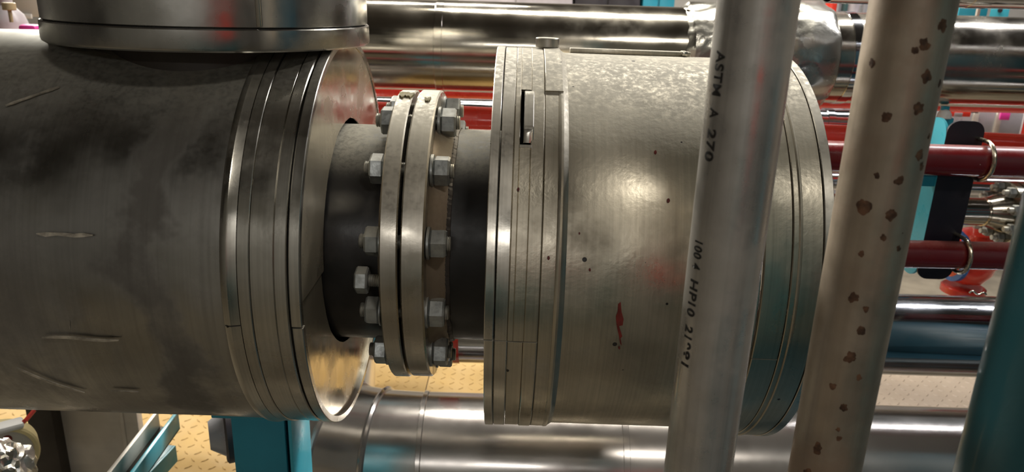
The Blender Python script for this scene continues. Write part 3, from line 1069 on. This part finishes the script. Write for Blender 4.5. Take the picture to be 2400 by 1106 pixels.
def ubolt(py, r, name):
    zc_ = z_on_vertical(bc.x + .03, YM, py)
    ri = r + .0085
    pts = [(0.0, .03, ri)]
    for k in range(19):
        a_ = R(90 + 180 * k / 18)
        pts.append((0, -.0375 + ri * math.cos(a_), ri * math.sin(a_)))
    pts.append((0, .03, -ri))
    o = thing('u_bolt', (bc.x + .030, bc.y, zc_), name, 'U-bolt')
    obj('bent_rod', tube(bmesh.new(), pts, .0050, 14), 'ubolt', o)
    for s in (-1, 1):
        n_ = obj('nut', hexnut(bmesh.new(), .008, .018, .016), 'nut', o, 25)
        n_.rotation_euler = (0, 0, R(90))
        n_.location = (0, 0, s * (r + .0055))
    return o


ubolt(376, .0365, 'zinc U-bolt over the upper maroon pipe')
ubolt(598, .0338, 'zinc U-bolt over the lower maroon pipe')

# second bracket farther off, only its cap shows
p2 = P(2210, 285, 2.42)
b2 = thing('pipe_bracket', p2, 'far teal bracket top with white domed cap behind the U-bolt bracket', 'bracket')
box('plate', -.035, .035, 0, .01, -.12, .012, 'teal', b2, .003)
box('saddle', -.012, .012, -.004, .012, .03, .050, 'teal', b2, .003)
solid('domed_cap', [(.012, .022), (.026, .021), (.036, .014), (.040, .005)], 'white', b2, axis='Z', segs=32)

# ------------------------------------------------------------------ small flanged branch at right
fc_ = P(2340, 497, 2.35)
d2 = (P(2340, 497, 2.35) - P(2130, 491, 2.35)).normalized()
q = d2.to_track_quat('X', 'Z')
sf = thing('small_flanged_pipe', fc_, 'small stainless pipe with bolted flange behind the U-bolt bracket', 'pipe', q)
k_ = 2.35 / F
shell('pipe_wall', -1.6, -.05, .0435, 'silver', sf, .004, segs=64)
obj('weld_ring', lathe(bmesh.new(), [(-.055, .040), (-.053, .0455), (-.050, .047), (-.046, .0455), (-.044, .040)], 64), 'silver', sf)
obj('hub', lathe(bmesh.new(), [(-.046, .038), (-.046, .0445), (-.02, .054), (.012, .062), (.012, .038)], 64), 'silver', sf)
for x0 in (.012, .040):
    obj('flange_disc', lathe(bmesh.new(), flangep(x0, x0 + .022, .098, .03, .002), 80), 'silver', sf)
for kk in range(8):
    a_ = R(20 + 45 * kk)
    s_ = obj('stud', lathe(bmesh.new(), [(-.022, 0)] + thread_prof(-.022, .09, .0085, .005) + [(.09, 0)], 14, closed=False), 'thread', sf)
    s_.location = (0, -.080 * math.cos(a_), .080 * math.sin(a_))
    obj('nut', hexnut(bmesh.new(), -.008, .012, .030), 'nut', s_, 25)
    obj('nut', hexnut(bmesh.new(), .063, .080, .030), 'nut', s_, 25)
shell('pipe_wall', .062, .9, .0435, 'silver', sf, .004, segs=64)

# red valve below it
vp = P(2275, 600, 2.55)
rv = thing('red_valve', vp, 'red painted valve body with blue rim low behind the maroon pipe', 'valve')
solid('body', [(-.10, .02), (-.085, .055), (-.05, .078), (0, .085), (.05, .078), (.085, .055), (.10, .02)], 'red', rv, 48, axis='Z')
obj('bonnet_flange', lathe(bmesh.new(), flangep(-.018, .018, .098, .02), 48, axis='Z'), 'red', rv)
obj('blue_rim', lathe(bmesh.new(), [(-.062, .03), (-.062, .088), (-.048, .088), (-.048, .03)], 48), 'blue', rv)
for kk in range(8):
    a_ = R(45 * kk + 10)
    b_ = obj('bonnet_bolt', hexnut(bmesh.new(), .018, .030, .02), 'nut', rv, 25)
    b_.rotation_euler = (0, R(-90), 0)
    b_.location = (.084 * math.cos(a_), .084 * math.sin(a_), 0)
solid('lower_flange', [(-.135, .065), (-.132, .07), (-.112, .07), (-.109, .065)], 'red', rv, 48, axis='Z')
solid('spindle', [(.10, .014), (.17, .014)], 'thread', rv, 20, axis='Z')

t, L = run('slim_steel_pipe', P(1950, 424, 2.75), P(2350, 437, 2.75), .034, 'silver', 'slim grey pipe just under the upper maroon pipe', 'pipe', (1.0, 1.0))
shell('pipe_wall', 0, L, .034, 'silver_blue', t, .003, segs=48)
shell('coupling', 1.8, 1.86, .038, 'silver_blue', t, .004, segs=48)

# ------------------------------------------------------------------ far equipment seen through the gaps
def far_box(name, px0, py0, px1, py1, depth, thick, mat, label, cat, extra=None, bev=.004):
    a_, b_ = P(px0, py0, depth), P(px1, py1, depth)
    x0, x1_ = min(a_.x, b_.x), max(a_.x, b_.x)
    z0, z1 = min(a_.z, b_.z), max(a_.z, b_.z)
    y = (a_.y + b_.y) / 2
    o = thing(name, ((x0 + x1_) / 2, y, z0), label, cat)
    hw = (x1_ - x0) / 2
    box('casing', -hw, hw, 0, thick, 0, z1 - z0, mat, o, bev)
    if extra:
        extra(o, hw, z1 - z0)
    return o


def duct_extra(o, hw, h):
    for k in (-.33, .30):
        box('joint_flange', hw * k - .012, hw * k + .012, -.012, 0.01, -.01, h + .01, 'galv', o, .002)


far_box('sheet_duct', 2225, 258, 2392, 330, 3.4, .3, 'grey', 'grey sheet-metal duct behind the bright red pipe at right', 'duct', duct_extra)
far_box('pink_tag', 2345, 262, 2367, 282, 3.36, .006, 'pink', 'pink tag hanging before the grey duct', 'tag', bev=.001)
far_box('red_cabinet', 2374, 262, 2470, 420, 3.5, .25, 'red', 'red cabinet at the far right behind the grey duct', 'cabinet',
        lambda o, hw, h: box('white_strip', -hw + .02, -hw + .026, -.004, .002, 0, h, 'white', o, .0005))
o = far_box('red_clamp', 2222, 256, 2276, 275, 3.2, .06, 'red', 'red clamp beneath the top clad pipe, beside the white cap', 'clamp',
            lambda o, hw, h: (box('lever', hw, hw + .03, .0, .012, h * .6, h * .9, 'dark', o, .002), box('grey_jaw', -.022, .012, -.004, .0, 0, h * .6, 'grey', o, .001),
                             box('hanger_rod', -.006, .006, .02, .032, h, H - o.location.z, 'galv', o, .001)))


def upright(px, w, depth, mat, label, name='upright_pipe'):
    p = P(px, 14, depth)
    o = thing(name, (p.x, p.y, 0), label, 'pipe', group='upright pipes against the far wall')
    r_ = w * depth / F / 2
    shell('pipe_wall', .0, 4.4, r_, mat, o, .004, axis='Z', segs=40)
    shell('pipe_collar', 1.0, 1.08, r_ * 1.15, mat, o, .01, axis='Z', segs=40)


for px, w_, mt, lb in ((1948, 26, 'red', 'red upright pipe far behind, beside the foil collar'), (1967, 9, 'grey', 'thin grey upright pipe far behind, right of a red one'),
                       (1980, 15, 'dkgreen', 'dark green upright pipe far behind between grey ones'), (2001, 26, 'lilac', 'pale upright pipe far behind the rusty pipe'),
                       (2026, 18, 'grey', 'grey upright pipe far behind, left of the rusty pipe top'), (2052, 20, 'red', 'red upright pipe far behind the rusty pipe top')):
    upright(px, w_, 4.6 + (.16 if int(px) in (1967, 2001, 2052) else 0), mt, lb)


def door_extra(o, hw, h):
    for s in (-1, 1):
        d = box('door', -hw * .98 if s < 0 else .006, -.006 if s < 0 else hw * .98, -.018, 0, .06, h - .04, o.children[0].data.materials[0], o, .003)
        box('handle', s * .03 - .008, s * .03 + .008, -.040, -.018, h * .5, h * .5 + .14, 'galv', d, .003)


for px0, px1, mt, lb in ((1075, 1342, 'lilac', 'pale far cabinet just above the top clad pipe, left one'), (1346, 1500, 'dark', 'dark far cabinet just above the top clad pipe'),
                         (1505, 1580, 'teal', 'teal far cabinet beside the foil collar top')):
    a_, b_ = P(px0, 10, 5.2), P(px1, 10, 5.2)
    o = thing('far_cabinet', ((a_.x + b_.x) / 2, a_.y, 0), lb, 'cabinet')
    hw = (b_.x - a_.x) / 2
    box('casing', -hw, hw, 0, .5, .0, 1.95, mt, o, .01)
    door_extra(o, hw, 1.95)
# top right corner: dark clad pipe above, teal gusset beyond
t, L = run('dark_clad_pipe', P(2180, -65, 1.9), P(2390, -58, 1.9), .083, 'silver_blue', 'dark clad pipe cut off by the top right corner of the picture', 'pipe', (.25, 1.0))
shell('cladding_sheet', 0, L, .083, 'silver_blue', t, .003, segs=96)
shell('lap_joint', .35, .40, .0845, 'silver_blue', t, .003)
gz = P(2305, 25, 3.4)
gu = thing('teal_gusset', gz, 'teal steel gusset plate with bolt hole at top right between dark pipes', 'steel plate')
box('web_plate', -.11, .02, .0, .012, -.2, .2, 'teal', gu, .002)
box('flange_plate', .02, .10, -.03, -.018, -.2, .2, 'teal_light', gu, .002)
g_ = obj('bolt_hole_plug', lathe(bmesh.new(), [(-.006, 0), (-.006, .010), (.002, .010), (.002, 0)], 24, closed=False), 'dark', gu)
g_.rotation_euler = (0, 0, R(90))
g_.location = (.055, -.030, .004)

# top left corner clutter
p = P(18, 40, 2.6)
o = thing('clear_bottle', (p.x, p.y, p.z - .16), 'hazy clear plastic bottle at the top left corner', 'bottle')
solid('bottle_body', [(0, .055), (.005, .06), (.14, .06), (.17, .05), (.20, .022), (.235, .022)], 'lilac', o, 40, axis='Z')
solid('bottle_cap', [(.225, .026), (.25, .026)], 'tan', o, 32, axis='Z')
p = P(21, 15, 2.45)
o = thing('tan_knob', p, 'round tan knob in the top left corner', 'knob')
solid('disc', [(-.012, .018), (-.010, .02), (.010, .02), (.012, .018)], 'tan', o, 32, axis='Z')
solid('stem', [(-.05, .006), (-.012, .006)], 'tan', o, 16, axis='Z')
o = far_box('beige_panel', 28, -40, 92, 40, 3.6, .05, 'wall', 'beige panel board at the top left beyond the bottle', 'panel',
            lambda o, hw, h: box('bottom_rail', -hw, hw * .3, -.01, 0, -.01, .012, 'white', o, .001))
o = far_box('pink_bundle', 40, 57, 82, 76, 2.5, .05, 'pink', 'pink cloth bundle at the top left behind the upright jacket', 'cloth', bev=.012)
o = far_box('blue_clamp', 40, 44, 56, 60, 2.7, .03, 'teal', 'small blue clamp above the pink bundle, top left', 'clamp',
            lambda o, hw, h: box('clamp_stand', -.006, .006, .008, .02, -o.location.z + .001, 0, 'grey', o, .001), bev=.008)

# ------------------------------------------------------------------ teal H-section post under the left jacket
pc = at_y(632, 1050, 1.17)
po = thing('support_post', (pc.x, pc.y, 0), 'teal H-section steel post under the end of the left jacket', 'post')
hgt = 1.0
fw = .046
box('front_flange', -fw, fw, -.048, -.040, .02, hgt, 'teal', po, .0015)
box('web', -.003, .003, -.040, .040, .02, hgt, 'teal', po, .001)
box('back_flange', -fw, fw, .040, .048, .02, hgt, 'teal', po, .0015)
box('base_plate', -.08, .08, -.08, .08, .001, .024, 'teal', po, .002)
box('top_plate', -.07, .07, -.07, .07, hgt, hgt + .012, 'teal', po, .002)
sp_ = box('stiffener', .052, .058, -.048, .06, .05, hgt, 'teal_light', po, .001)
p = P(548, 1010, 1.62)
o = thing('black_cap', p, 'dark round rubber cap left of the teal post', 'cap', Quaternion((0, 0, 1), R(25)))
solid('rubber_ring', [(-.02, .060), (-.016, .066), (.016, .066), (.02, .060)], 'dark', o, 48)
solid('grey_hub', [(-.05, .03), (-.02, .050), (-.018, .050)], 'grey', o, 40)

# ------------------------------------------------------------------ bottom left corner
pa, pb = at_y(128, 1040, 1.9), at_y(330, 1040, 1.9)
gb = thing('sheet_metal_box', ((pa.x + pb.x) / 2, 1.9, 0), 'upright galvanised sheet-metal box under the left jacket', 'box')
hw = (pb.x - pa.x) / 2
box('front_sheet', -hw, hw, 0, .03, .001, 1.02, 'galv', gb, .004)
box('corner_bead', -hw + .014, -hw + .022, -.004, .002, .02, 1.0, 'ubolt', gb, .001)
box('fold_rib', hw * .62, hw * .70, -.006, .002, .02, 1.0, 'galv', gb, .002)
box('side_trim', hw - .03, hw + .004, -.006, .02, .55, 1.0, 'teal_light', gb, .002)
pa, pb = at_y(66, 1000, 1.86), at_y(126, 1000, 1.86)
o = thing('brown_column', ((pa.x + pb.x) / 2, 1.86, 0), 'dark brown steel column left of the sheet-metal box', 'column')
hw = (pb.x - pa.x) / 2
box('shaft', -hw, hw, 0, .07, .02, 1.05, 'brown', o, .003)
box('foot_plate', -hw - .05, hw + .04, -.05, .12, .009, .03, 'brown', o, .003)


def channel(pn, pf, wd, h, z, label):
    a_, b_ = at_z(*pn, z), at_z(*pf, z)
    d = (b_ - a_)
    L_ = d.length
    q_ = d.normalized().to_track_quat('Y', 'Z')
    o = thing('steel_channel', a_, label, 'beam', q_)
    box('web', 0, wd, 0, L_, -h, -h + .006, 'brown', o, .001)
    box('left_lip', 0, .010, 0, L_, -h, 0, 'galv', o, .001)
    box('right_lip', wd - .010, wd, 0, L_, -h, 0, 'teal_light', o, .001)
    return o


channel((215, 1150), (362, 965), .062, .05, .62, 'teal-edged channel beam slanting beside the sheet-metal box')
a_, b_ = at_z(250, 1140, .50), at_z(352, 1038, .50)
d = b_ - a_
o = thing('steel_bar', a_, 'short teal bar end lying under the slanting channel beam', 'beam', d.normalized().to_track_quat('Y', 'Z'))
box('top_flange', 0, .070, 0, d.length, -.006, 0, 'teal', o, .0015)
box('side_flange', .066, .074, 0, d.length, -.05, 0, 'teal_light', o, .0015)
for s, px in ((0, 0),):
    pass
# valve flange with cream rim
p = P(8, 1062, 1.75)
qv = Quaternion((0, 0, 1), R(62)) @ Quaternion((0, 1, 0), R(-12))
o = thing('valve_flange', p, 'grey round valve flange with cream rim and red hole, bottom left corner', 'valve', Quaternion((0, 0, 1), R(-52)))
solid('flange_face', [(-.03, .062), (.010, .062), (.012, .058)], 'galv', o, 56)
obj('cream_rim', lathe(bmesh.new(), [(-.03, .060), (-.03, .073), (.012, .073), (.016, .069), (.016, .062), (.010, .060)], 56), 'cream', o)
o2 = solid('red_hole', [(.008, .010), (.0145, .010)], 'red_drip', o, 24)
o2.location = (0, .012, .040)
o2 = obj('paper_seal', bx(bmesh.new(), -.02, .018, -.03, .05, .058, .074, .006), 'white', o)
o2 = obj('red_strap', tube(bmesh.new(), [(.0, .04, .06), (.01, .055, .075), (.0, .075, .09)], .005, 8), 'red', o)
bm = bmesh.new()
bmesh.ops.create_icosphere(bm, subdivisions=4, radius=.05)
for v in bm.verts:
    v.co *= 1 + .45 * noise.noise(v.co * 22) + .30 * abs(noise.noise(v.co * 60))
    v.co.z *= 1.3
fo = obj('foil_ball', bm, 'foil', None, 20)
fo.location = P(4, 1112, 1.45)
tag(fo, 'crumpled foil ball in the bottom left corner', 'foil wrap')

# ------------------------------------------------------------------ unseen stand-ins, added to colour and darken the reflections
def back_box(name, x0, x1, y0, y1, z0, z1, mat, label, cat):
    o = thing(name, ((x0 + x1) / 2, (y0 + y1) / 2, z0), label, cat)
    hx, hy = (x1 - x0) / 2, (y1 - y0) / 2
    box('casing', -hx, hx, -hy, hy, 0, z1 - z0, mat, o, .01)
    box('door', -hx * .92, hx * .92, hy, hy + .015, .05, z1 - z0 - .05, mat, o, .004)


back_box('green_standin', -.3, 1.3, -1.7, -1.3, 0, 1.25, 'dkgreen', 'unseen dark green block added behind the viewer to tint the right jacket reflections', 'cabinet')  # added block, stands in for the viewer mirrored in the jacket
back_box('red_standin', .45, 1.0, -1.55, -1.25, 1.27, 1.75, 'red', 'unseen red block added above the green one to tint the right jacket reflections', 'box')  # added block, gives the right jacket its red reflection
tk = thing('added_tank', (2.55, -.30, .0456), 'unseen dark blue-green tank added to darken reflections in the right-hand pipes', 'tank')  # added out of view, darkens what the right-hand pipes reflect
shell('added_tank_shell', .1, 3.3, .7, 'deck', tk, .01, axis='Z')
solid('added_tank_foot', [(0, .6), (.1, .6)], 'brown', tk, 64, axis='Z')
solid('added_tank_lid', [(3.3, .7), (3.4, .6), (3.46, .3)], 'deck', tk, 64, axis='Z')

sk_ = thing('added_deck', (1.9, .55, 0), 'dark blue-green deck added under the right-hand pipes to darken their reflections', 'deck')  # added to keep the bright floor out of the pipes' reflections
box('added_deck_plate', -1.4, 1.4, -1.6, 1.2, .030, .045, 'deck', sk_, .002)
for x_ in (-1.36, -.5, .5, 1.3):
    box('added_deck_rail', x_, x_ + .06, -1.6, 1.2, .0115, .030, 'deck', sk_, .002)
